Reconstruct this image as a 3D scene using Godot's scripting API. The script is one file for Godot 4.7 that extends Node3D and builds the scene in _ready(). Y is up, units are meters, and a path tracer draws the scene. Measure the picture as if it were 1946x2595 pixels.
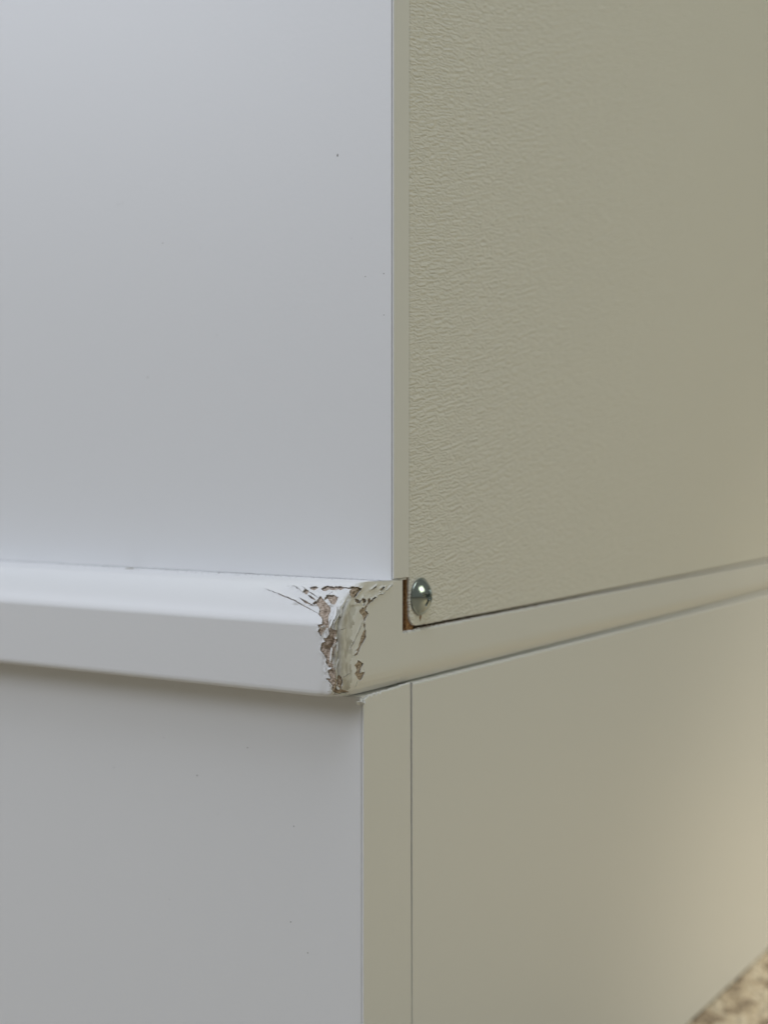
extends Node3D
# A damaged white rail round the corner of a panelled cabinet. Lengths in the builders are millimetres in the cabinet's own
# axes: x along the front to the right, y up from the floor, z out of the front; the corner of the rail stands at x = z = 0.

const MM := 0.001
const TURN := -32.2            # degrees that the cabinet is turned
const CORNER := Vector3(-0.01467, 0, -0.48)
const TOP := 256.4             # height of the rail's top
const REACH := 340.0           # how far front boards run to the left
const DEEP := 620.0            # how far side boards run back
const HIGH := 640.0

# outline of the rail's front: (depth from its face, height from its top)
var PROFILE := [Vector2(39, 0), Vector2(20, 0)]
# where the skin has broken off and where it is cracked: s along the rail's face from its corner, v along the outline
const HOLES := [
	[-17.8,30.52, -15.64,30.28, -14.6,30.92, -15.48,31.88, -16.76,31.32],
	[-12.6,31.32, -11.96,30.44, -11.24,29.72, -10.6,30.04, -9.4,30.28, -8.04,30.52, -7.48,29.96, -6.84,30.2, -5.24,30.12, -3.88,30.52, -1.48,30.44, -0.6,30.04, 1.08,29.96, 1.72,30.84, -1.24,30.76, -3.88,30.68, -4.12,30.84, -5.16,31.32, -5.72,30.92, -6.84,31.64, -8.04,31.56, -8.68,31.48, -10.28,32.12, -11.32,32.12],
	[1.48,29.96, 4.44,31, 4.2,32.52, 4.28,34.52, 2.68,34.2, 0.92,33.32, -0.52,31.8, -0.28,30.92],
	[-11.4,34.68, -10.04,35.64, -8.12,37, -5.88,38.44, -5.56,39.48, -5.64,41.32, -5.48,42.84, -4.52,44.04, -4.12,45.08, -3.24,46.04, -1.48,46.28, -0.6,46.36, -1.48,47.24, -2.36,48.28, -1.24,48.68, -1.56,50.12, -2.04,51.64, -2.76,53.72, -3.64,55.88, -3.24,56.92, -3,58.52, -2.2,59.56, -1.88,60.76, -1.8,62.68, 0.12,62.84, 0.2,61.8, 1.64,61.24, 2.6,62.2, 3.16,63.96, 2.84,65.4, 3.4,66.52, 7.96,67.96, 6.44,68.44, 3.4,68.44, 1.64,68.44, -1.32,68.44, -1.08,67.56, -2.68,65.88, -2.76,64.6, -3.56,63.8, -5.24,62.52, -3.48,62.52, -4.52,60.92, -4.76,59.96, -4.04,58.84, -4.52,58.28, -5.4,57.08, -5.24,56.04, -6.52,54.2, -7.56,53, -6.92,50.68, -5.48,50.2, -6.28,49.16, -5.24,49, -4.12,47.4, -4.52,45.48, -5.24,45.16, -6.76,46.92, -7.4,48.28, -8.52,46.84, -7.8,45.72, -8.6,44.76, -7,44.44, -7.16,42.68, -7.88,41.88, -9.32,40.84, -9.4,39.08, -11.64,37.16, -11.8,35.16],
	[-8.92,34.04, -8.04,34.12, -6.92,34.12, -6.6,33.8, -5.88,34.04, -5.08,34.44, -4.52,34.52, -4.44,35.24, -4.6,35.88, -4.68,37.08, -5.64,37, -6.6,36.2, -7.72,35.24, -8.28,35.32, -8.68,35.64, -9,36.12, -8.92,35.16, -8.76,34.6],
	[5.08,35.32, 7.32,36.04, 7.96,36.76, 7,36.92, 6.04,36.12],
	[8.12,36.36, 8.6,35.32, 9.32,35.72, 10.2,35.72, 11.72,36.92, 11,37.4, 9.08,35.8, 8.6,36.36],
	[13.16,35.72, 14.36,36.76, 16.52,35.4, 17,35.8, 15,37.08, 14.44,38.04, 13.8,39.56, 13.8,40.28, 12.44,39.8, 13,38.12, 13.24,37.16, 12.52,36.28],
	[11.16,39.08, 12.36,39.64, 13.96,40.44, 16.2,41.88, 15.16,43.32, 14.84,44.28, 14.12,43.4, 12.6,41.88, 10.2,40.28, 10.36,39.72, 11.16,39.64],
	[12.52,30.12, 13.08,30.84, 11.24,32.04, 11.64,31.4],
	[17.96,30.76, 18.92,31, 18.84,32.36, 18.52,32.76, 17.4,31.8],
	[14.92,47.32, 15.8,47.48, 15.72,49.16, 15.88,49.88, 14.44,51.16, 12.52,53, 10.84,55, 9,55.32, 9.48,53.8, 11.32,53, 12.28,51.16, 13.48,49],
	[14.6,45.16, 15.4,45.56, 15.24,46.28, 14.68,46.12],
	[11.16,57.32, 14.2,58.76, 13.4,59.56, 12.28,60.92, 12.04,62.12, 14.44,60.92, 14.92,61.96, 14.04,63, 13.48,63.88, 12.84,64.2, 11.16,63.16, 9.4,61.48, 10.6,60.2, 9.4,58.68, 10.36,58.12],
	[-19.56,32.84, -19.24,31.64, -17.8,32.12, -17.4,33.8],
	[-12.76,37.4, -12.28,36.76, -11.48,37.08, -12.12,37.64],
]
const CRACKS := [
	[0.24, [20.84,34.52, 19.08,34.28, 17.48,35.88]],
	[0.21, [13.72,44.04, 13.08,45.24, 11.16,47.32]],
	[0.30, [13.4,44.92, 10.44,48.68, 7.4,52.2, 7.16,53.16, 7.16,54.68]],
	[0.12, [11.16,64.04, 10.76,65.48, 10.36,67]],
	[0.18, [7.08,60.92, 4.6,61.8, 2.84,62.2]],
	[0.31, [-36.68,31.72, -29.88,33.88, -21.96,36.36, -16.92,38.12, -9.4,40.76]],
	[0.23, [-27.8,29.8, -25.88,30.36, -24.6,30.04, -23,30.92, -19.88,32.84]],
	[0.28, [-22.04,29.72, -19.64,31.24, -17.24,32.76, -14.6,33.88, -12.2,35]],
	[0.46, [-16.84,34.04, -14.04,35.48, -12.12,36.36]],
	[0.52, [-19.56,35.4, -16.6,36.84, -12.84,38.04]],
	[0.26, [-8.84,33.64, -8.04,32.92, -7.16,32.44]],
	[0.10, [21.4,34.52, 21.96,32.04, 22.92,29.48]],
	[0.33, [14.92,46.28, 15.16,47.32]],
	[0.11, [1.88,46.04, 3.4,45.88, 4.6,45.56]],
]


var along := []                # length along PROFILE at each of its points
var holes: Array[PackedVector2Array] = []
var near := PackedFloat32Array()   # distance to the nearest broken edge, on a grid
const NS := 400
const NV := 290
const CELL := 0.25
const S0 := -55.0
var rough_noise := FastNoiseLite.new()
var pulp_noise := FastNoiseLite.new()
var wave_noise := FastNoiseLite.new()
var M := {}
var cabinet: Node3D


func _ready():
	# ---------- camera, light, exposure
	var cam := Camera3D.new()
	cam.name = "camera"
	cam.position = Vector3(0, 0.30, 0)
	cam.rotation_degrees = Vector3(-2.16, 0, 0)
	cam.fov = 38.75
	cam.near = 0.05
	cam.far = 40.0
	var lens := CameraAttributesPhysical.new()
	lens.frustum_focal_length = 34.13
	lens.frustum_focus_distance = 0.487
	lens.frustum_near = 0.05
	lens.frustum_far = 40.0
	lens.exposure_aperture = 34.13 / 6.6
	cam.attributes = lens
	add_child(cam)
	cam.current = true
	var we := WorldEnvironment.new()
	we.name = "surroundings"
	var env := Environment.new()
	env.background_mode = Environment.BG_COLOR
	env.background_color = lin(0.178, 0.181, 0.157)
	env.tonemap_mode = Environment.TONE_MAPPER_LINEAR
	env.tonemap_exposure = 1.0
	env.sdfgi_enabled = true
	env.ssao_enabled = true
	env.ssil_enabled = true
	we.environment = env
	add_child(we)
	materials()
	cabinet = Node3D.new()
	cabinet.name = "panelled_cabinet"
	cabinet.position = CORNER
	cabinet.rotation_degrees.y = TURN
	var ax := Basis(Vector3.UP, deg_to_rad(TURN))
	light_panel(Vector3(-1.3, 1.25, 1.35), Vector2(1.1, 0.75), ax, Color(0.895, 0.925, 0.985), 1.8, "cool white upright light panel before the cabinet's white front")
	light_panel(Vector3(0.22, 2.1, 0.6), Vector2(1.2, 1.2), ax, Color(0.895, 0.925, 0.985), 1.6, "square cool white light panel overhead, above the rail")
	light_panel(Vector3(1.5, 1.15, -0.45), Vector2(0.8, 0.65), ax, Color(0.985, 0.995, 0.86), 0.56, "upright light panel facing the side board, mirrored as the bright spot on the screw")
	added_spot(Vector3(1.0, 2.4, -0.95), Vector3(0.40, 0, -0.58), ax, Color(1.0, 0.96, 0.86), 9.0, "round warm spot lamp, unseen, added to brighten the carpet and the lower side board")

	# ---------- floor
	floor_and_carpet(ax)

	# ---------- the cabinet
	add_child(cabinet)
	mark(cabinet, "white panelled cabinet corner with a battered peeling rail and one screw", "cabinet")
	seeds()
	front_boards()
	side_boards()
	rail()
	screw()
	dirt()


func lin(r: float, g: float, b: float) -> Color:
	return Color(r, g, b).linear_to_srgb()


func mark(o: Node, label: String, category := "", kind := "", group := ""):
	if label: o.set_meta("label", label)
	if category: o.set_meta("category", category)
	if kind: o.set_meta("kind", kind)
	if group: o.set_meta("group", group)


func noise_texture(freq: float, size: int, seed_: int, octaves := 3, normal := 0.0, ridged := false, warp := 0.0, ramp: Gradient = null) -> NoiseTexture2D:
	var n := FastNoiseLite.new()
	n.seed = seed_
	n.noise_type = FastNoiseLite.TYPE_SIMPLEX_SMOOTH
	n.frequency = freq
	n.fractal_type = FastNoiseLite.FRACTAL_RIDGED if ridged else FastNoiseLite.FRACTAL_FBM
	n.fractal_octaves = octaves
	if warp > 0.0:
		n.domain_warp_enabled = true
		n.domain_warp_amplitude = warp
		n.domain_warp_frequency = freq * 0.6
	var t := NoiseTexture2D.new()
	t.width = size
	t.height = size
	t.seamless = true
	t.noise = n
	if normal > 0.0:
		t.as_normal_map = true
		t.bump_strength = normal
	if ramp: t.color_ramp = ramp
	return t


func grain_texture() -> ImageTexture:      # 240 x 400 mm of the side board's wrinkled emboss
	var n := FastNoiseLite.new()
	n.seed = 23
	n.noise_type = FastNoiseLite.TYPE_SIMPLEX_SMOOTH
	n.frequency = 1.0
	n.fractal_octaves = 3
	n.fractal_gain = 0.4
	var wide := FastNoiseLite.new()
	wide.seed = 29
	wide.frequency = 0.16
	wide.fractal_octaves = 2
	var w := 1024
	var h := 2048
	var data := PackedFloat32Array()
	data.resize(w * h)
	for j in h:
		var y := j * 400.0 / h
		for i in w:
			var x := i * 240.0 / w
			var b := wide.get_noise_2d(x, y * 1.6)
			var v := n.get_noise_2d(x * 0.215 + b * 0.9, y * 0.93 + b * 0.8)
			data[j * w + i] = 0.5 + 0.5 * v
	return ImageTexture.create_from_image(Image.create_from_data(w, h, false, Image.FORMAT_RF, data.to_byte_array()))


func ramp(stops: Array) -> Gradient:
	var g := Gradient.new()
	var o := PackedFloat32Array()
	var c := PackedColorArray()
	for s in stops:
		o.append(s[0])
		c.append(s[1])
	g.offsets = o
	g.colors = c
	return g


func materials():
	# white melamine foil, with a faint orange peel
	var white := StandardMaterial3D.new()
	white.resource_name = "white_foil"
	white.albedo_color = lin(0.72, 0.72, 0.72)
	white.roughness = 0.42
	white.uv1_triplanar = true
	white.uv1_scale = Vector3.ONE * 22.0
	white.normal_enabled = true
	white.normal_texture = noise_texture(0.03, 512, 11, 3, 2.0)
	white.normal_scale = 0.10
	M.white = white
	var scuffed := white.duplicate()
	scuffed.resource_name = "scuffed_foil"
	scuffed.albedo_color = Color.WHITE
	scuffed.albedo_texture = noise_texture(0.02, 256, 91, 4, 0.0, false, 8.0, ramp([[0.25, lin(0.44, 0.42, 0.385)], [0.5, lin(0.56, 0.55, 0.52)], [0.75, lin(0.66, 0.655, 0.63)]]))
	scuffed.roughness = 0.6
	scuffed.uv1_scale = Vector3(70, 30, 70)
	M.scuffed = scuffed
	# the textured laminate of the side board
	var grained := StandardMaterial3D.new()
	grained.resource_name = "grained_laminate"
	grained.albedo_color = lin(0.70, 0.69, 0.66)
	grained.roughness = 0.7
	grained.metallic_specular = 0.35
	grained.heightmap_enabled = true
	grained.heightmap_texture = grain_texture()
	grained.heightmap_scale = 0.056
	grained.uv1_scale = Vector3(1.0 / 0.24, 1.0 / 0.40, 1)
	grained.uv1_offset = Vector3(-0.044 / 0.24, -0.239 / 0.40, 0)
	M.grained = grained
	# raw board under the foil
	var raw := StandardMaterial3D.new()
	raw.resource_name = "raw_fibreboard"
	raw.albedo_texture = noise_texture(0.03, 512, 31, 4, 0.0, false, 10.0, ramp([[0.2, lin(0.30, 0.235, 0.185)], [0.5, lin(0.47, 0.38, 0.305)], [0.8, lin(0.60, 0.51, 0.425)]]))
	raw.roughness = 0.95
	raw.uv1_triplanar = true
	raw.uv1_scale = Vector3(40, 90, 40)
	raw.normal_enabled = true
	raw.normal_texture = noise_texture(0.05, 512, 37, 4, 6.0)
	raw.normal_scale = 1.0
	M.raw = raw
	var orange := raw.duplicate()
	orange.resource_name = "raw_board_edge"
	orange.albedo_texture = noise_texture(0.03, 512, 41, 4, 0.0, false, 10.0, ramp([[0.2, lin(0.13, 0.06, 0.022)], [0.5, lin(0.27, 0.14, 0.06)], [0.8, lin(0.40, 0.25, 0.12)]]))
	M.orange = orange
	var zinc := StandardMaterial3D.new()
	zinc.resource_name = "zinc_plate"
	zinc.albedo_color = lin(0.40, 0.46, 0.46)
	zinc.metallic = 1.0
	zinc.roughness = 0.16
	zinc.uv1_triplanar = true
	zinc.uv1_scale = Vector3.ONE * 60.0
	zinc.roughness_texture = noise_texture(0.03, 256, 51, 4, 0.0, false, 0.0, ramp([[0.2, Color(0.8, 0.8, 0.8)], [0.8, Color(1, 1, 1)]]))
	zinc.roughness = 0.19
	M.zinc = zinc
	var grime := StandardMaterial3D.new()
	grime.resource_name = "grime"
	grime.albedo_color = lin(0.10, 0.085, 0.065)
	grime.roughness = 0.9
	M.grime = grime
	var ochre := StandardMaterial3D.new()
	ochre.resource_name = "dried_glue"
	ochre.albedo_color = lin(0.22, 0.17, 0.10)
	ochre.roughness = 0.8
	M.ochre = ochre
	var housing := StandardMaterial3D.new()
	housing.resource_name = "lamp_housing"
	housing.albedo_color = lin(0.5, 0.5, 0.5)
	housing.roughness = 0.6
	M.housing = housing
	var pile := StandardMaterial3D.new()
	pile.resource_name = "carpet_yarn"
	pile.vertex_color_use_as_albedo = true
	pile.roughness = 0.95
	M.pile = pile
	var base := StandardMaterial3D.new()
	base.resource_name = "carpet_ground"
	base.albedo_texture = noise_texture(0.05, 512, 61, 4, 0.0, false, 0.0, ramp([[0.25, lin(0.28, 0.23, 0.16)], [0.5, lin(0.37, 0.31, 0.225)], [0.8, lin(0.44, 0.38, 0.28)]]))
	base.roughness = 0.95
	base.uv1_triplanar = true
	base.uv1_world_triplanar = true
	base.uv1_scale = Vector3.ONE * 5.0
	M.carpet = base


# ---------------------------------------------------------------- helpers
func tri(st: SurfaceTool, a: Vector3, b: Vector3, c: Vector3, na: Vector3, nb: Vector3, nc: Vector3, ua := Vector2.ZERO, ub := Vector2.ZERO, uc := Vector2.ZERO):
	var f := (b - a).cross(c - a)
	if f.length_squared() < 1e-20: return
	if f.dot(na + nb + nc) > 0.0:       # front faces run clockwise
		var t := b; b = c; c = t
		t = nb; nb = nc; nc = t
		var u := ub; ub = uc; uc = u
	st.set_normal(na); st.set_uv(ua); st.add_vertex(a * MM)
	st.set_normal(nb); st.set_uv(ub); st.add_vertex(b * MM)
	st.set_normal(nc); st.set_uv(uc); st.add_vertex(c * MM)


func quad(st: SurfaceTool, p: Array, n: Array, u := [Vector2.ZERO, Vector2.ZERO, Vector2.ZERO, Vector2.ZERO]):
	tri(st, p[0], p[1], p[2], n[0], n[1], n[2], u[0], u[1], u[2])
	tri(st, p[0], p[2], p[3], n[0], n[2], n[3], u[0], u[2], u[3])


func flat(st: SurfaceTool, a: Vector3, b: Vector3, c: Vector3, d: Vector3, towards: Vector3):
	var n := (b - a).cross(d - a).normalized()
	if n.dot(towards) < 0.0: n = -n
	quad(st, [a, b, c, d], [n, n, n, n])


func start() -> SurfaceTool:
	var st := SurfaceTool.new()
	st.begin(Mesh.PRIMITIVE_TRIANGLES)
	return st


func build(st: SurfaceTool, called: String, m: Material, parent: Node, label := "") -> MeshInstance3D:
	var o := MeshInstance3D.new()
	o.name = called
	o.mesh = st.commit()
	o.material_override = m
	if label: o.set_meta("label", label)
	parent.add_child(o, true)
	return o


# A board: its outline in the plane (a, b), seen from +n, with its face at height 0 along n, rounded edge and the given thickness.
func slab(st: SurfaceTool, outline: PackedVector2Array, origin: Vector3, a: Vector3, b: Vector3, n: Vector3, thick: float, edge: float, steps := 3, crown := 1.0):
	var pts := outline.duplicate()
	if Geometry2D.is_polygon_clockwise(pts): pts.reverse()
	var count := pts.size()
	var out := PackedVector2Array()
	var widths := PackedFloat32Array()
	for i in count:
		var e0 := (pts[i] - pts[(i + count - 1) % count]).normalized()
		var e1 := (pts[(i + 1) % count] - pts[i]).normalized()
		var n0 := Vector2(e0.y, -e0.x)
		var n1 := Vector2(e1.y, -e1.x)
		var m := (n0 + n1).normalized()
		out.append(m / maxf(m.dot(n0), 0.5))
		widths.append(edge * (crown if m.y > 0.6 else 1.0))
	var rings := []
	var norms := []
	for k in steps + 1:
		var t := PI * 0.5 * k / steps
		var r := PackedVector2Array()
		for i in count: r.append(pts[i] - out[i] * widths[i] * (1.0 - sin(t)))
		rings.append([r, -edge * (1.0 - cos(t))])
		norms.append(t)
	rings.append([pts, -thick])
	norms.append(PI * 0.5)
	var at := func(p: Vector2, h: float) -> Vector3: return origin + a * p.x + b * p.y + n * h
	for k in rings.size() - 1:
		for i in count:
			var j := (i + 1) % count
			var ni := a * out[i].normalized().x + b * out[i].normalized().y
			var nj := a * out[j].normalized().x + b * out[j].normalized().y
			if out[i].normalized().dot(out[j].normalized()) < 0.9:
				var e := (pts[j] - pts[i]).normalized()
				ni = a * e.y - b * e.x
				nj = ni
			var q := []
			var qn := []
			var qu := []
			for c in [[k, i, ni], [k, j, nj], [k + 1, j, nj], [k + 1, i, ni]]:
				var p: Vector2 = rings[c[0]][0][c[1]]
				q.append(at.call(p, rings[c[0]][1]))
				qn.append((n * cos(norms[c[0]]) + c[2] * sin(norms[c[0]])).normalized())
				qu.append(p * MM)
			quad(st, q, qn, qu)
	var face: PackedVector2Array = rings[0][0]
	var index := Geometry2D.triangulate_polygon(face)
	for i in range(0, index.size(), 3):
		var p: Array = [face[index[i]], face[index[i + 1]], face[index[i + 2]]]
		tri(st, at.call(p[0], 0.0), at.call(p[1], 0.0), at.call(p[2], 0.0), n, n, n, p[0] * MM, p[1] * MM, p[2] * MM)
	var back := Geometry2D.triangulate_polygon(pts)
	for i in range(0, back.size(), 3):
		tri(st, at.call(pts[back[i]], -thick), at.call(pts[back[i + 1]], -thick), at.call(pts[back[i + 2]], -thick), -n, -n, -n)


# Points from one corner of an outline to the next, uneven by the given amount.
func ragged(from: Vector2, to: Vector2, step: float, amount: float, seed_: int, nick := 0.0) -> PackedVector2Array:
	var p := PackedVector2Array()
	var count := maxi(1, int(from.distance_to(to) / step))
	var side := (to - from).normalized().orthogonal()
	for i in count:
		var t := float(i) / count
		var l := t * from.distance_to(to)
		var d := wave_noise.get_noise_2d(l * 3.0, seed_ * 17.0) * amount
		if nick > 0.0:
			d -= maxf(0.0, wave_noise.get_noise_2d(l * 7.0, seed_ * 31.0 + 400.0) - 0.22) * nick
		p.append(from.lerp(to, t) + side * (d if i > 0 else 0.0))
	return p


# ---------------------------------------------------------------- lamps and floor
func light_panel(at: Vector3, size: Vector2, ax: Basis, tint: Color, energy: float, label: String):
	var target := CORNER + Vector3(0, 0.26, 0)
	var root := Node3D.new()
	root.name = "light_panel"
	root.position = CORNER + ax * at + Vector3(0, 0.26, 0) * 0.0
	add_child(root, true)
	root.look_at_from_position(root.position, target, Vector3.UP if absf((target - root.position).normalized().y) < 0.95 else Vector3.RIGHT)
	var w := size.x * 500.0
	var h := size.y * 500.0
	var st := start()
	slab(st, PackedVector2Array([Vector2(-w - 25, -h - 25), Vector2(w + 25, -h - 25), Vector2(w + 25, h + 25), Vector2(-w - 25, h + 25)]), Vector3(0, 0, 20), Vector3.LEFT, Vector3.UP, Vector3.FORWARD, 40.0, 4.0)
	build(st, "housing", M.housing, root)
	st = start()
	slab(st, PackedVector2Array([Vector2(-w, -h), Vector2(w, -h), Vector2(w, h), Vector2(-w, h)]), Vector3(0, 0, 16), Vector3.LEFT, Vector3.UP, Vector3.FORWARD, 3.0, 1.0)
	var glow := StandardMaterial3D.new()
	glow.resource_name = "lamp_diffuser"
	glow.albedo_color = Color(0.9, 0.9, 0.9)
	glow.emission_enabled = true
	glow.emission = tint
	glow.emission_energy_multiplier = 0.6
	build(st, "diffuser", glow, root)
	var l := AreaLight3D.new()
	l.name = "lamp_light"
	l.area_size = size
	l.light_color = tint
	l.light_energy = energy
	l.shadow_enabled = true
	l.area_range = 8.0
	l.position = Vector3(0, 0, 0.010)
	root.add_child(l)
	mark(root, label, "lamp")


func added_spot(at: Vector3, aim: Vector3, ax: Basis, tint: Color, energy: float, label: String):  # unseen spot lamp added so carpet bounce brightens the side board's foot
	var root := Node3D.new()
	root.name = "added_spot"
	add_child(root, true)
	root.look_at_from_position(CORNER + ax * at, CORNER + ax * aim, Vector3.UP)
	var st := start()
	var ring := [[0.0, -60.0], [52.0, -60.0], [58.0, -54.0], [58.0, 6.0], [50.0, 8.0], [46.0, 4.0], [44.0, -10.0]]
	for i in ring.size() - 1:
		for j in 40:
			var q := []
			for c in [[i, j], [i + 1, j], [i + 1, j + 1], [i, j + 1]]:
				var g: float = TAU * c[1] / 40.0
				q.append(Vector3(ring[c[0]][0] * cos(g), ring[c[0]][0] * sin(g), -ring[c[0]][1]))
			flat(st, q[0], q[1], q[2], q[3], (q[0] + q[2]) * Vector3(1, 1, 0) + Vector3(0, 0, 30.0 if i == 0 else 0.0))
	build(st, "housing", M.housing, root)
	st = start()
	for j in 40:
		var g := TAU * j / 40.0
		var h := TAU * (j + 1) / 40.0
		tri(st, Vector3(0, 0, 4), Vector3(cos(g), sin(g), 0.09) * 44.0, Vector3(cos(h), sin(h), 0.09) * 44.0, Vector3.FORWARD, Vector3.FORWARD, Vector3.FORWARD)
	var glow := StandardMaterial3D.new()
	glow.resource_name = "added_spot_lens"
	glow.emission_enabled = true
	glow.emission = tint
	glow.emission_energy_multiplier = 2.0
	build(st, "lens", glow, root)
	var l := SpotLight3D.new()
	l.name = "added_spot_light"
	l.light_color = tint
	l.light_energy = energy
	l.light_size = 0.04
	l.spot_angle = 12.5
	l.spot_angle_attenuation = 1.0
	l.spot_range = 6.0
	l.spot_attenuation = 2.0
	l.shadow_enabled = true
	l.position = Vector3(0, 0, -0.012)
	root.add_child(l)
	mark(root, label, "lamp")


func floor_and_carpet(ax: Basis):
	var plane := PlaneMesh.new()
	plane.size = Vector2(14, 14)
	var f := MeshInstance3D.new()
	f.name = "floor"
	f.mesh = plane
	f.material_override = M.carpet
	f.position = Vector3(0, -0.003, 0)
	add_child(f)
	mark(f, "beige carpeted floor beside the cabinet", "", "structure")
	# tufts of yarn where the picture shows the floor
	var st := start()
	var rings := 4
	var around := 7
	for i in rings:
		for j in around:
			var p := []
			var nn := []
			for c in [[i, j], [i, j + 1], [i + 1, j + 1], [i + 1, j]]:
				var t: float = PI * 0.5 * c[0] / rings
				var g: float = TAU * c[1] / around
				var d := Vector3(sin(t) * cos(g), cos(t), sin(t) * sin(g))
				p.append(d * Vector3(2.6, 2.6, 2.6))
				nn.append(d)
			quad(st, p, nn)
	var mm := MultiMesh.new()
	mm.transform_format = MultiMesh.TRANSFORM_3D
	mm.use_colors = true
	mm.mesh = st.commit()
	var tone := FastNoiseLite.new()
	tone.seed = 5
	tone.frequency = 45.0
	tone.fractal_octaves = 2
	var rng := RandomNumberGenerator.new()
	rng.seed = 77
	var spots: Array[Transform3D] = []
	var tints: Array[Color] = []
	for i in 130:
		for k in 170:
			var q := Vector3(-0.006 + i * 0.0032 + rng.randf_range(-0.0014, 0.0014), -0.003, -0.14 - k * 0.0032 + rng.randf_range(-0.0014, 0.0014))
			var s := rng.randf_range(0.75, 1.25)
			var b := Basis(Vector3.UP, rng.randf() * TAU).rotated(Vector3.RIGHT, rng.randf_range(-0.4, 0.4)).scaled(Vector3(s, s * rng.randf_range(0.7, 1.2), s * rng.randf_range(0.8, 1.4)))
			spots.append(Transform3D(ax * b, CORNER + ax * q))
			var v := tone.get_noise_2d(q.x, q.z) + rng.randf_range(-0.15, 0.15)
			var c := Color(0.44, 0.375, 0.285)
			if v < -0.22: c = Color(0.25, 0.20, 0.145)
			elif v < -0.1: c = Color(0.36, 0.30, 0.22)
			elif v > 0.25: c = Color(0.48, 0.425, 0.335)
			tints.append(c)
	mm.instance_count = spots.size()
	for i in spots.size():
		mm.set_instance_transform(i, spots[i])
		mm.set_instance_color(i, tints[i])
	var o := MultiMeshInstance3D.new()
	o.name = "carpet_pile"
	o.multimesh = mm
	o.material_override = M.pile
	add_child(o)
	mark(o, "mottled beige and brown carpet pile beside the cabinet's foot", "carpet", "stuff")


# ---------------------------------------------------------------- boards
func front_boards():
	# upper board
	var board := start()
	var o := PackedVector2Array([Vector2(-REACH, HIGH), Vector2(-REACH, TOP + 0.05)])
	o.append_array(ragged(Vector2(-REACH + 1, TOP + 0.05), Vector2(-0.92, TOP + 0.05), 1.3, 0.16, 3))
	o.append_array(PackedVector2Array([Vector2(-0.92, TOP + 0.05), Vector2(-0.92, HIGH)]))
	slab(board, o, Vector3(0, 0, -34), Vector3.RIGHT, Vector3.UP, Vector3.BACK, 10.0, 0.3, 4)
	var b := build(board, "upper_front_board", M.white, cabinet)
	var st := start()
	o = PackedVector2Array([Vector2(34.15, TOP + 0.9)])
	o.append_array(ragged(Vector2(34.15, TOP + 0.9), Vector2(44.6, TOP + 0.8), 0.8, 0.12, 5))
	o.append(Vector2(44.6, TOP + 0.8))
	o.append_array(ragged(Vector2(44.6, TOP + 1.8), Vector2(44.6, HIGH), 2.4, 0.06, 6))
	o.append(Vector2(44.6, HIGH))
	o.append(Vector2(34.15, HIGH))
	o.remove_at(0)
	slab(st, o, Vector3(-0.15, 0, 0), Vector3.FORWARD, Vector3.UP, Vector3.RIGHT, 0.5, 0.18, 2)
	build(st, "edge_band", M.white, b)
	# lower board, set back under the rail
	board = start()
	slab(board, PackedVector2Array([Vector2(-REACH, 1), Vector2(-1.0, 1), Vector2(-1.0, 218.4), Vector2(-REACH, 218.4)]), Vector3(0, 0, -15), Vector3.RIGHT, Vector3.UP, Vector3.BACK, 30.5, 0.9, 4)
	b = build(board, "lower_front_board", M.white, cabinet)
	st = start()
	o = ragged(Vector2(14.9, 218.9), Vector2(14.7, 1.0), 1.6, 0.16, 8)
	o.append(Vector2(14.7, 1.0))
	o.append_array(ragged(Vector2(47.55, 1.0), Vector2(45.6, 219.4), 2.2, 0.14, 9))
	o.append_array(ragged(Vector2(45.5, 219.5), Vector2(17.5, 218.7), 0.6, 0.22, 10, 2.6))
	o.append(Vector2(16.2, 217.9))
	o.remove_at(0)
	slab(st, o, Vector3(-0.2, 0, 0), Vector3.FORWARD, Vector3.UP, Vector3.RIGHT, 0.6, 0.2, 3, 3.0)
	build(st, "edge_band", M.white, b, "broad edge band with a chipped top edge")
	# the torn foil at its top corner
	var rng := RandomNumberGenerator.new()
	rng.seed = 12
	for k in 4:
		st = start()
		var c := Vector3(rng.randf_range(-2.2, 0.2), rng.randf_range(215.4, 218.4), rng.randf_range(-15.2, -14.0))
		shred(st, c, rng, rng.randf_range(0.9, 2.0))
		build(st, "foil_flake", M.white, b)


func shred(st: SurfaceTool, c: Vector3, rng: RandomNumberGenerator, r: float):
	var outline := PackedVector2Array()
	for i in 6:
		var a := TAU * i / 6.0
		outline.append(Vector2(cos(a), sin(a) * 0.6) * r * rng.randf_range(0.5, 1.1))
	var t := Basis.from_euler(Vector3(rng.randf_range(-0.9, 0.9), rng.randf_range(-0.3, 1.3), rng.randf_range(0, TAU)))
	slab(st, outline, c, t.x, t.y, t.z, 0.22, 0.05, 1)


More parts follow.
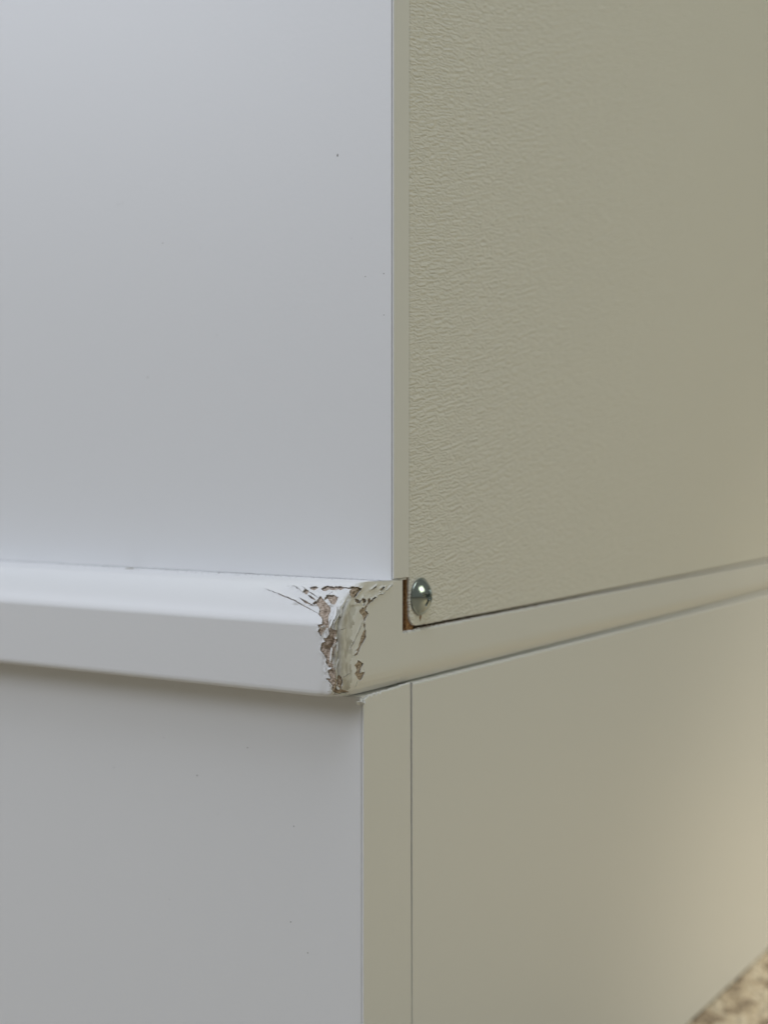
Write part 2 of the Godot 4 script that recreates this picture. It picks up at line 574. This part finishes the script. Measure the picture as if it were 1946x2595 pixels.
func side_boards():
	# textured upper board; its near lower corner has chipped away and the raw board shows
	var b := Node3D.new()
	b.name = "upper_side_board"
	cabinet.add_child(b)
	var o := ragged(Vector2(45.0, HIGH), Vector2(45.0, 257), 1.6, 0.09, 14)
	o.append_array(PackedVector2Array([Vector2(45.0, 257), Vector2(44.9, 254), Vector2(45.2, 251), Vector2(44.9, 249), Vector2(45.2, 246.2), Vector2(45.1, 244.0), Vector2(45.4, 242.3), Vector2(46.3, 240.9), Vector2(47.8, 239.8), Vector2(49.6, 239.35), Vector2(53.0, 239.25)]))
	o.append_array(ragged(Vector2(54, 239.2), Vector2(150, 239.2), 0.45, 0.3, 15, 0.9))
	o.append_array(PackedVector2Array([Vector2(150, 239.2), Vector2(DEEP, 239.2), Vector2(DEEP, HIGH)]))
	var st := start()
	slab(st, o, Vector3(-0.35, 0, 0), Vector3.FORWARD, Vector3.UP, Vector3.RIGHT, 0.9, 0.3, 3)
	build(st, "laminate_face", M.grained, b)
	st = start()
	slab(st, PackedVector2Array([Vector2(44.35, 237.0), Vector2(48.5, 237.0), Vector2(50.5, 240.6), Vector2(DEEP, 240.6), Vector2(DEEP, HIGH), Vector2(44.35, HIGH)]), Vector3(-1.3, 0, 0), Vector3.FORWARD, Vector3.UP, Vector3.RIGHT, 14.0, 0.15, 1)
	build(st, "board_core", M.orange, b, "raw brown core of the side board")
	# smooth lower board
	st = start()
	o = ragged(Vector2(47.0, 219.2), Vector2(47.6, 1.0), 2.0, 0.1, 18)
	o.append_array(PackedVector2Array([Vector2(47.6, 1.0), Vector2(DEEP, 1.0), Vector2(DEEP, 218.9), Vector2(200, 218.9)]))
	o.append_array(ragged(Vector2(200, 218.9), Vector2(48.2, 219.0), 0.8, 0.14, 19, 0.9))
	slab(st, o, Vector3(-0.3, 0, 0), Vector3.FORWARD, Vector3.UP, Vector3.RIGHT, 16.0, 0.2, 4, 5.0)
	build(st, "lower_side_board", M.white, cabinet)


# ---------------------------------------------------------------- the rail
func seeds():
	rough_noise.seed = 3
	rough_noise.frequency = 0.9
	rough_noise.fractal_octaves = 4
	pulp_noise.seed = 8
	pulp_noise.frequency = 1.0
	pulp_noise.fractal_octaves = 3
	wave_noise.seed = 21
	wave_noise.frequency = 0.22
	wave_noise.fractal_octaves = 3
	for k in 29:
		var t := PI * 0.5 * k / 28.0
		PROFILE.append(Vector2(13.0 - 13.0 * pow(sin(t), 1.3), -0.2 - 13.0 * (1.0 - pow(maxf(cos(t), 0.0), 1.3))))
	PROFILE.append_array([Vector2(0, -34.5), Vector2(0.2, -35.6), Vector2(0.7, -36.3), Vector2(2, -36.8), Vector2(18, -36.9)])
	along = [0.0]
	for i in range(1, PROFILE.size()): along.append(along[-1] + PROFILE[i].distance_to(PROFILE[i - 1]))


func table(x: float, xs: Array, ys: Array) -> float:
	if x <= xs[0]: return ys[0]
	for i in range(1, xs.size()):
		if x <= xs[i]: return lerpf(ys[i - 1], ys[i], (x - xs[i - 1]) / (xs[i] - xs[i - 1]))
	return ys[-1]


func profile(v: float) -> Vector2:
	for i in range(1, PROFILE.size()):
		if v <= along[i]: return PROFILE[i - 1].lerp(PROFILE[i], (v - along[i - 1]) / (along[i] - along[i - 1]))
	return PROFILE[-1]


func inset(y: float) -> float:      # the side face curls in at its foot
	return table(-y, [0, 29, 31, 33, 35, 36.8], [0, 0, 0.1, 0.45, 1.2, 2.6])


func bare(s: float, v: float) -> Vector3:
	var p := profile(v)
	var w := inset(p.y)
	var y := p.y + 1.6 * exp(-pow(s / 22.0, 2.0)) * table(v, [6, 16, 27, 40], [0, 0.35, 1, 0])
	var x := -w
	var z := -p.x
	if s <= -2.5: x = -w + s
	elif s >= 4.0: z = -p.x - s
	else:
		var t := (s + 2.5) / 6.5
		x = -w - 2.5 * (1.0 - t) * (1.0 - t)
		z = -p.x - 4.0 * t * t
	return Vector3(x, TOP + y, maxf(z, -39.8))


func normal_of(f: Callable, s: float, v: float) -> Vector3:
	var e := 0.12
	var ds: Vector3 = f.call(s + e, v) - f.call(s - e, v)
	var dv: Vector3 = f.call(s, v + e) - f.call(s, v - e)
	var n := ds.cross(dv)
	if n.length() < 0.05 * ds.length() * dv.length() or n.length_squared() < 1e-12: return Vector3.RIGHT if s > 0.0 else Vector3.UP
	n = n.normalized()
	if n.dot(Vector3(0.45, 0.35 if v < 50.0 else -0.5, 0.8)) < 0.0: n = -n
	return n


func window(x: float, a: float, b: float, soft: float) -> float:
	return smoothstep(a, a + soft, x) * (1.0 - smoothstep(b - soft, b, x))


func crush(s: float, v: float) -> float:      # how far the blow has pressed the surface in
	var k := window(v, 31.0, 74.0, 6.0)
	var d := k * (1.7 * exp(-pow((s - 0.2) / 2.4, 2.0)) + 0.8 * exp(-pow((s - 5.2) / 2.8, 2.0)) + 0.3 * exp(-pow((s + 4.5) / 2.0, 2.0)))
	if s > -7.5 and s < 1.2:
		var m := window(s, -7.5, 1.2, 1.6) * window(v, 33.0, 63.0, 3.0)
		d += m * 0.42 * pulp_noise.get_noise_2d(s * 0.8, v * 0.22)
	if s > 0.5 and s < 9.0:
		d += 0.10 * window(s, 0.5, 9.0, 2.0) * k * pulp_noise.get_noise_2d(s * 0.25 + 40.0, v * 0.16)
	return d


func is_scuffed(c: Vector2) -> bool:      # the band of foil that the blow has rubbed and dirtied
	var edge := 1.4 * pulp_noise.get_noise_2d(c.x * 0.2 + 70.0, c.y * 0.35)
	return c.y > 35.5 + absf(c.x - 1.5) * 0.5 + edge and c.y < 67.0 and c.x > -3.8 + edge and c.x < 7.6 + edge * 1.4


func gap(s: float, v: float) -> float:
	var i := int((s - S0) / CELL)
	var j := int(v / CELL)
	if i < 0 or j < 0 or i >= NS or j >= NV: return 9.0
	return near[i * NV + j]


func skin(s: float, v: float) -> Vector3:
	var p := bare(s, v)
	if s < -44.0 or s > 26.0: return p
	var n := normal_of(bare, s, v)
	var g := gap(s, v)
	var lift := 0.0
	if g < 3.0:
		lift = ((0.45 if v < 38.0 else 0.3) + 0.75 * rough_noise.get_noise_2d(s * 0.35, v * 0.35)) * exp(-g / 0.8)
		lift = maxf(lift, -0.08) * (0.3 if v > 38.0 else 0.8)
	return p + n * (lift - crush(s, v))


func core(s: float, v: float) -> Vector3:
	var p := bare(s, v)
	return p - normal_of(bare, s, v) * (0.38 + 2.0 * smoothstep(0.8, 3.0, gap(s, v)) + crush(s, v) + 0.3 * rough_noise.get_noise_2d(s * 0.55, v * 1.1) + 0.2 * pulp_noise.get_noise_2d(s * 0.9 + 9.0, v * 0.5))


func broken_edges():
	for h in HOLES:
		var p := PackedVector2Array()
		for i in range(0, h.size(), 2): p.append(Vector2(h[i], h[i + 1]))
		# split long sides unevenly so that they look torn
		var q := PackedVector2Array()
		for i in p.size():
			var a := p[i]
			var b := p[(i + 1) % p.size()]
			q.append(a)
			var c := int(a.distance_to(b) / 0.45)
			for k in range(1, c):
				var t := float(k) / c
				q.append(a.lerp(b, t) + (b - a).normalized().orthogonal() * 0.22 * rough_noise.get_noise_2d(a.x * 3.0 + k * 1.7, a.y * 3.0 + k))
		for g in Geometry2D.offset_polygon(q, 0.22, Geometry2D.JOIN_MITER): holes.append(g)
	for c in CRACKS:
		var p := PackedVector2Array()
		var line := PackedVector2Array()
		for i in range(0, c[1].size(), 2): line.append(Vector2(c[1][i], c[1][i + 1]))
		var fine := PackedVector2Array()
		for i in line.size() - 1:
			var k := maxi(2, int(line[i].distance_to(line[i + 1]) / 0.6))
			for j in k: fine.append(line[i].lerp(line[i + 1], float(j) / k) + Vector2(0, 0.12 * rough_noise.get_noise_2d(line[i].x * 5.0 + j, line[i].y)))
		fine.append(line[-1])
		var back := PackedVector2Array()
		for i in fine.size():
			var d := (fine[mini(i + 1, fine.size() - 1)] - fine[maxi(i - 1, 0)]).normalized().orthogonal()
			var t := float(i) / (fine.size() - 1)
			var w: float = maxf(c[0] * 1.35, 0.28) * 0.5 * (0.15 + 0.85 * sin(PI * clampf(t, 0.02, 0.98))) * (1.0 + 0.5 * rough_noise.get_noise_2d(i * 2.3, c[0] * 90.0))
			p.append(fine[i] + d * w)
			back.append(fine[i] - d * w)
		back.reverse()
		p.append_array(back)
		holes.append(p)
	near.resize(NS * NV)
	near.fill(9.0)
	for h in holes:
		for i in h.size():
			var a := h[i]
			var b := h[(i + 1) % h.size()]
			for x in range(int((minf(a.x, b.x) - 3.0 - S0) / CELL), int((maxf(a.x, b.x) + 3.0 - S0) / CELL) + 1):
				for y in range(int((minf(a.y, b.y) - 3.0) / CELL), int((maxf(a.y, b.y) + 3.0) / CELL) + 1):
					if x < 0 or y < 0 or x >= NS or y >= NV: continue
					var q := Vector2(S0 + (x + 0.5) * CELL, (y + 0.5) * CELL)
					var d := q.distance_to(Geometry2D.get_closest_point_to_segment(q, a, b))
					if d < near[x * NV + y]: near[x * NV + y] = d


func spread(stops: Array) -> Array:       # [[from, step], [from, step], ... [to, 0]]
	var r := []
	for i in stops.size() - 1:
		var k := maxi(1, int(round((stops[i + 1][0] - stops[i][0]) / stops[i][1])))
		for j in k: r.append(lerpf(stops[i][0], stops[i + 1][0], float(j) / k))
	r.append(stops[-1][0])
	return r


func rail():
	broken_edges()
	var root := Node3D.new()
	root.name = "rail"
	cabinet.add_child(root)
	mark(root, "rail with rounded top whose foil has burst at the corner")
	var length: float = along[-1]
	var ss := spread([[-REACH, 40.0], [-60.0, 3.0], [-45.0, 1.0], [-24.0, 0.5], [21.0, 1.0], [39.8, 0]])
	var vs := spread([[0.0, 4.0], [16.0, 1.5], [22.0, 0.5], [66.0, 0.5], [length, 0]])
	var boxes: Array[Rect2] = []
	for h in holes:
		var r := Rect2(h[0], Vector2.ZERO)
		for p in h: r = r.expand(p)
		boxes.append(r)
	var ledge := start()
	var scuffed := start()
	var st := start()
	var grid_p := []
	var grid_n := []
	for s in ss:
		var rp := PackedVector3Array()
		var rn := PackedVector3Array()
		for v in vs:
			rp.append(skin(s, v))
			rn.append(normal_of(skin, s, v))
		grid_p.append(rp)
		grid_n.append(rn)
	for i in ss.size() - 1:
		for j in vs.size() - 1:
			var cell := Rect2(ss[i], vs[j], ss[i + 1] - ss[i], vs[j + 1] - vs[j])
			var pieces: Array[PackedVector2Array] = []
			var cut := false
			for k in holes.size():
				if not boxes[k].intersects(cell): continue
				if not cut:
					pieces = [PackedVector2Array([cell.position, Vector2(cell.end.x, cell.position.y), cell.end, Vector2(cell.position.x, cell.end.y)])]
					cut = true
				var left: Array[PackedVector2Array] = []
				for p in pieces:
					var got := Geometry2D.clip_polygons(p, holes[k])
					for g in got:
						if Geometry2D.is_polygon_clockwise(g) == Geometry2D.is_polygon_clockwise(p): left.append(g)
				pieces = left
			if not cut:
				quad(scuffed if is_scuffed(cell.get_center()) else st, [grid_p[i][j], grid_p[i + 1][j], grid_p[i + 1][j + 1], grid_p[i][j + 1]], [grid_n[i][j], grid_n[i + 1][j], grid_n[i + 1][j + 1], grid_n[i][j + 1]])
				continue
			for p in pieces:
				var index := Geometry2D.triangulate_polygon(p)
				for t in range(0, index.size(), 3):
					var a: Vector2 = p[index[t]]
					var b: Vector2 = p[index[t + 1]]
					var c: Vector2 = p[index[t + 2]]
					tri(scuffed if is_scuffed(cell.get_center()) else st, skin(a.x, a.y), skin(b.x, b.y), skin(c.x, c.y), normal_of(skin, a.x, a.y), normal_of(skin, b.x, b.y), normal_of(skin, c.x, c.y))
	# the thickness of the foil along every broken edge
	for k in holes.size():
		var h := holes[k]
		for i in h.size():
			var a := h[i]
			var b := h[(i + 1) % h.size()]
			var mid := (a + b) * 0.5
			var inside := false
			for m in holes.size():
				if m != k and boxes[m].has_point(mid) and Geometry2D.is_point_in_polygon(mid, holes[m]): inside = true
			if inside or mid.y > length: continue
			var na := normal_of(bare, a.x, a.y)
			var nb := normal_of(bare, b.x, b.y)
			var pa := skin(a.x, a.y)
			var pb := skin(b.x, b.y)
			flat(st, pa, pb, pb - nb * 0.32, pa - na * 0.32, na)
	# side rail: the same face running back below the notch
	var us := spread([[39.8, 0.35], [110.0, 1.0], [180.0, 20.0], [DEEP, 0]])
	var steps := [[-2.0, 0.0], [-0.9, 0.0], [-0.35, 0.12], [-0.1, 0.4], [0.0, 0.9], [0.0, 6.0], [0.0, 10.7], [0.1, 12.7], [0.45, 14.7], [1.2, 16.7], [2.6, 18.5], [16.0, 18.6]]
	var place := func(u: float, k: int) -> Vector3:
		var x: float = steps[k][0] if k < 5 else -steps[k][0]
		var y: float = TOP - 18.3 - steps[k][1]
		if k == 0: x = -16.0
		if k >= 1 and k <= 4:
			var r := maxf(0.0, wave_noise.get_noise_2d(u * 5.0, 300.0)) * 0.5 + wave_noise.get_noise_2d(u * 11.0, 500.0) * 0.4
			y -= r * (1.0 if k < 4 else 0.3) * window(u, 38.0, 190.0, 1.0)
		return Vector3(x, y, -u)
	for i in us.size() - 1:
		for k in steps.size() - 1:
			var q := [place.call(us[i], k), place.call(us[i + 1], k), place.call(us[i + 1], k + 1), place.call(us[i], k + 1)]
			if k == 0: flat(ledge, q[0], q[1], q[2], q[3], Vector3.UP)
			elif k < 4 or k == 10: flat(st, q[0], q[1], q[2], q[3], Vector3(0.5, 0.8 if k < 4 else -0.8, 0))
			else:
				var nn := []
				for c in [[us[i], k], [us[i + 1], k], [us[i + 1], k + 1], [us[i], k + 1]]:
					var d: Vector3 = place.call(c[0], mini(c[1] + 1, 10)) - place.call(c[0], maxi(c[1] - 1, 4))
					nn.append(Vector3(-d.y, d.x, 0).normalized())
				quad(st, q, nn)
	# end of the block above the notch
	flat(st, Vector3(0, TOP, -39.8), Vector3(-16, TOP, -39.8), Vector3(-16, TOP - 18.3, -39.8), Vector3(0, TOP - 18.3, -39.8), Vector3.FORWARD)
	build(st, "white_foil", M.white, root)
	build(scuffed, "crushed_foil", M.scuffed, root, "dented grey band of crushed foil down the corner")
	build(ledge, "sawn_ledge", M.raw, root)

	# the raw board below
	st = start()
	var cs := spread([[-42.0, 1.0], [-24.0, 0.3], [20.0, 1.0], [24.0, 0]])
	var cv := spread([[27.5, 0.3], [68.6, 0]])
	var gp := []
	var gn := []
	for s in cs:
		var rp := PackedVector3Array()
		var rn := PackedVector3Array()
		for v in cv:
			rp.append(core(s, v))
			rn.append(normal_of(core, s, v))
		gp.append(rp)
		gn.append(rn)
	for i in cs.size() - 1:
		for j in cv.size() - 1:
			quad(st, [gp[i][j], gp[i + 1][j], gp[i + 1][j + 1], gp[i][j + 1]], [gn[i][j], gn[i + 1][j], gn[i + 1][j + 1], gn[i][j + 1]])
	build(st, "bare_fibreboard", M.raw, root, "raw brown board where the foil has burst")

	# crumbs of foil that still cling to the raw board
	var rng := RandomNumberGenerator.new()
	rng.seed = 4
	for spot in [Vector2(2.0, 66.0), Vector2(0.5, 64.0), Vector2(-6.9, 45.4), Vector2(14.6, 45.0), Vector2(9.6, 54.2), Vector2(14.3, 61.0), Vector2(-4.2, 58.9), Vector2(-2.4, 51.0), Vector2(-1.5, 48.5)]:
		st = start()
		var p := core(spot.x, spot.y) + normal_of(bare, spot.x, spot.y) * 0.35
		shred(st, p, rng, rng.randf_range(0.6, 1.2))
		build(st, "foil_flake", M.white, root)
	for k in 9:
		var sv := Vector2(rng.randf_range(-4.4, -0.6), rng.randf_range(39.0, 61.0))
		var n := normal_of(bare, sv.x, sv.y)
		var side := Vector3.UP.cross(n).normalized()
		var up := (n.cross(side) + side * rng.randf_range(-0.25, 0.25)).normalized()
		var out := PackedVector2Array()
		var len_ := rng.randf_range(1.6, 3.4)
		for i in 10:
			var a := TAU * i / 10.0
			out.append(Vector2(cos(a) * rng.randf_range(0.25, 0.6), sin(a) * len_ * rng.randf_range(0.75, 1.1)))
		var tilt := (n + side * rng.randf_range(-0.7, 0.4) + up * rng.randf_range(-0.1, 0.3)).normalized()
		st = start()
		slab(st, out, skin(sv.x, sv.y) + n * rng.randf_range(0.1, 0.45), up.cross(tilt).normalized(), tilt.cross(up.cross(tilt)).normalized(), tilt, 0.25, 0.06, 1)
		build(st, "foil_flake", M.white if k % 3 else M.scuffed, root)
	# fuzzy chips along the sawn top edge
	st = start()
	for i in 150:
		var u := 39.8 + pow(rng.randf(), 1.4) * 75.0
		shred(st, Vector3(rng.randf_range(-0.9, 0.05), TOP - 18.45 - rng.randf_range(-0.25, 0.5), -u), rng, rng.randf_range(0.2, 0.6))
	var chips := build(st, "edge_chips", M.white, root)
	chips.set_meta("kind", "stuff")


# ---------------------------------------------------------------- screw
func screw():
	var root := Node3D.new()
	root.name = "screw"
	root.position = Vector3(-0.35, 249.7, -52.4) * MM
	root.scale = Vector3.ONE * 1.11
	cabinet.add_child(root)
	mark(root, "zinc plated round head screw beside the notch")
	var turn := 0.35
	var dome := func(r: float, a: float) -> Vector3:
		var big := (5.75 * 5.75 + 2.8 * 2.8) / 5.6
		var h := sqrt(big * big - r * r) - (big - 2.8) + 0.75
		var c := r * cos(a + turn)
		var d := r * sin(a + turn)
		var arm := 0.0
		for k in [[absf(c), absf(d)], [absf(d), absf(c)]]:
			var across := 1.0 - smoothstep(0.46, 0.62, k[0])
			var reach := clampf((3.1 - k[1]) / 1.2, 0.0, 1.0)
			arm = maxf(arm, across * reach)
		return Vector3(h - arm * 1.8, r * sin(a), -r * cos(a))
	var st := start()
	var nr := 64
	var na := 144
	var pts := []
	for i in nr + 1:
		var row := PackedVector3Array()
		for j in na: row.append(dome.call(5.75 * i / nr, TAU * j / na))
		pts.append(row)
	var norm := func(i: int, j: int) -> Vector3:
		var r := maxf(5.75 * i / nr, 0.02)
		var a := TAU * j / na
		var n: Vector3 = (dome.call(minf(r + 0.05, 5.75), a) - dome.call(maxf(r - 0.05, 0.0), a)).cross(dome.call(r, a + 0.02) - dome.call(r, a - 0.02))
		n = n.normalized()
		return n if n.x > 0.0 else -n
	var ns := []
	for i in nr + 1:
		var row := PackedVector3Array()
		for j in na: row.append(norm.call(i, j))
		ns.append(row)
	for i in nr:
		for j in na:
			var k := (j + 1) % na
			quad(st, [pts[i][j], pts[i + 1][j], pts[i + 1][k], pts[i][k]], [ns[i][j], ns[i + 1][j], ns[i + 1][k], ns[i][k]])
	build(st, "domed_head", M.zinc, root)
	st = start()
	var ring := [[5.5, 0.75], [5.8, 0.74], [6.0, 0.62], [6.08, 0.42], [6.0, 0.22], [5.7, 0.0]]
	for i in ring.size() - 1:
		for j in 96:
			var q := []
			var qn := []
			for c in [[i, j], [i + 1, j], [i + 1, j + 1], [i, j + 1]]:
				var a: float = TAU * c[1] / 96.0
				var r: float = ring[c[0]][0]
				q.append(Vector3(ring[c[0]][1], r * sin(a), -r * cos(a)))
				var t: float = PI * clampf((c[0] - 0.6) / 4.0, 0.0, 1.0)
				qn.append(Vector3(cos(t), sin(a) * sin(t), -cos(a) * sin(t)).normalized())
			quad(st, q, qn)
	build(st, "head_rim", M.zinc, root)
	# laminate torn by the screw
	st = start()
	var rng := RandomNumberGenerator.new()
	rng.seed = 9
	slab(st, PackedVector2Array([Vector2(52.2, 244.0), Vector2(53.0, 243.8), Vector2(53.5, 242.2), Vector2(53.1, 241.6), Vector2(52.6, 240.6), Vector2(52.1, 241.7), Vector2(52.4, 242.7)]), Vector3(-0.27, 0, 0), Vector3.FORWARD, Vector3.UP, Vector3.RIGHT, 0.2, 0.08, 1)
	build(st, "torn_chip", M.orange, cabinet, "brown chip torn out under the screw")


# ---------------------------------------------------------------- dirt
func speck(st: SurfaceTool, at: Vector3, a: Vector3, b: Vector3, n: Vector3, r: float, long: float, rng: RandomNumberGenerator):
	var p := PackedVector2Array()
	var turn := rng.randf_range(-0.3, 0.3)
	for i in 7:
		var g := TAU * i / 7.0
		p.append((Vector2(cos(g) * long, sin(g)) * r * rng.randf_range(0.6, 1.2)).rotated(turn))
	slab(st, p, at + n * 0.05, a, b, n, 0.08, 0.03, 1)


func dirt():
	var rng := RandomNumberGenerator.new()
	rng.seed = 15
	var st := start()
	# grime in the joint between upper board and rail
	for i in 160:
		var x := -rng.randf_range(1.0, 150.0)
		var z := -rng.randf_range(22.0, 33.5)
		if rng.randf() < 0.7: z = -rng.randf_range(30.0, 33.8)
		speck(st, Vector3(x, TOP + 0.02, z), Vector3.RIGHT, Vector3.BACK, Vector3.UP, rng.randf_range(0.06, 0.18), rng.randf_range(1.0, 2.0), rng)
	for i in 9:
		speck(st, Vector3(-rng.randf_range(2.0, 150.0), rng.randf_range(258.5, 420.0), -34), Vector3.UP, Vector3.RIGHT, Vector3.BACK, rng.randf_range(0.08, 0.2), rng.randf_range(1.0, 1.8), rng)
	for i in 9:
		speck(st, Vector3(-rng.randf_range(4.0, 150.0), rng.randf_range(110.0, 210.0), -15), Vector3.UP, Vector3.RIGHT, Vector3.BACK, rng.randf_range(0.08, 0.2), rng.randf_range(1.0, 1.8), rng)
	speck(st, Vector3(-23.5, 407.0, -34), Vector3.UP, Vector3.RIGHT, Vector3.BACK, 0.28, 1.8, rng)
	speck(st, Vector3(-4.2, 364.0, -34), Vector3.UP, Vector3.RIGHT, Vector3.BACK, 0.24, 1.4, rng)
	var o := build(st, "dirt_specks", M.grime, cabinet)
	o.set_meta("kind", "stuff")
	st = start()
	for k in 16:
		speck(st, Vector3(-rng.randf_range(20.0, 52.0), TOP + rng.randf_range(0.3, 4.0), -34), Vector3.UP, Vector3.RIGHT, Vector3.BACK, rng.randf_range(0.12, 0.32), rng.randf_range(1.0, 2.2), rng)
	o = build(st, "foil_blisters", M.white, cabinet)
	o.set_meta("kind", "stuff")
	st = start()
	speck(st, Vector3(-119.0, TOP + 0.02, -30.2), Vector3.RIGHT, Vector3.BACK, Vector3.UP, 1.9, 1.5, rng)
	build(st, "grime_spot", M.ochre, cabinet, "dried brown spot on the ledge of the rail")
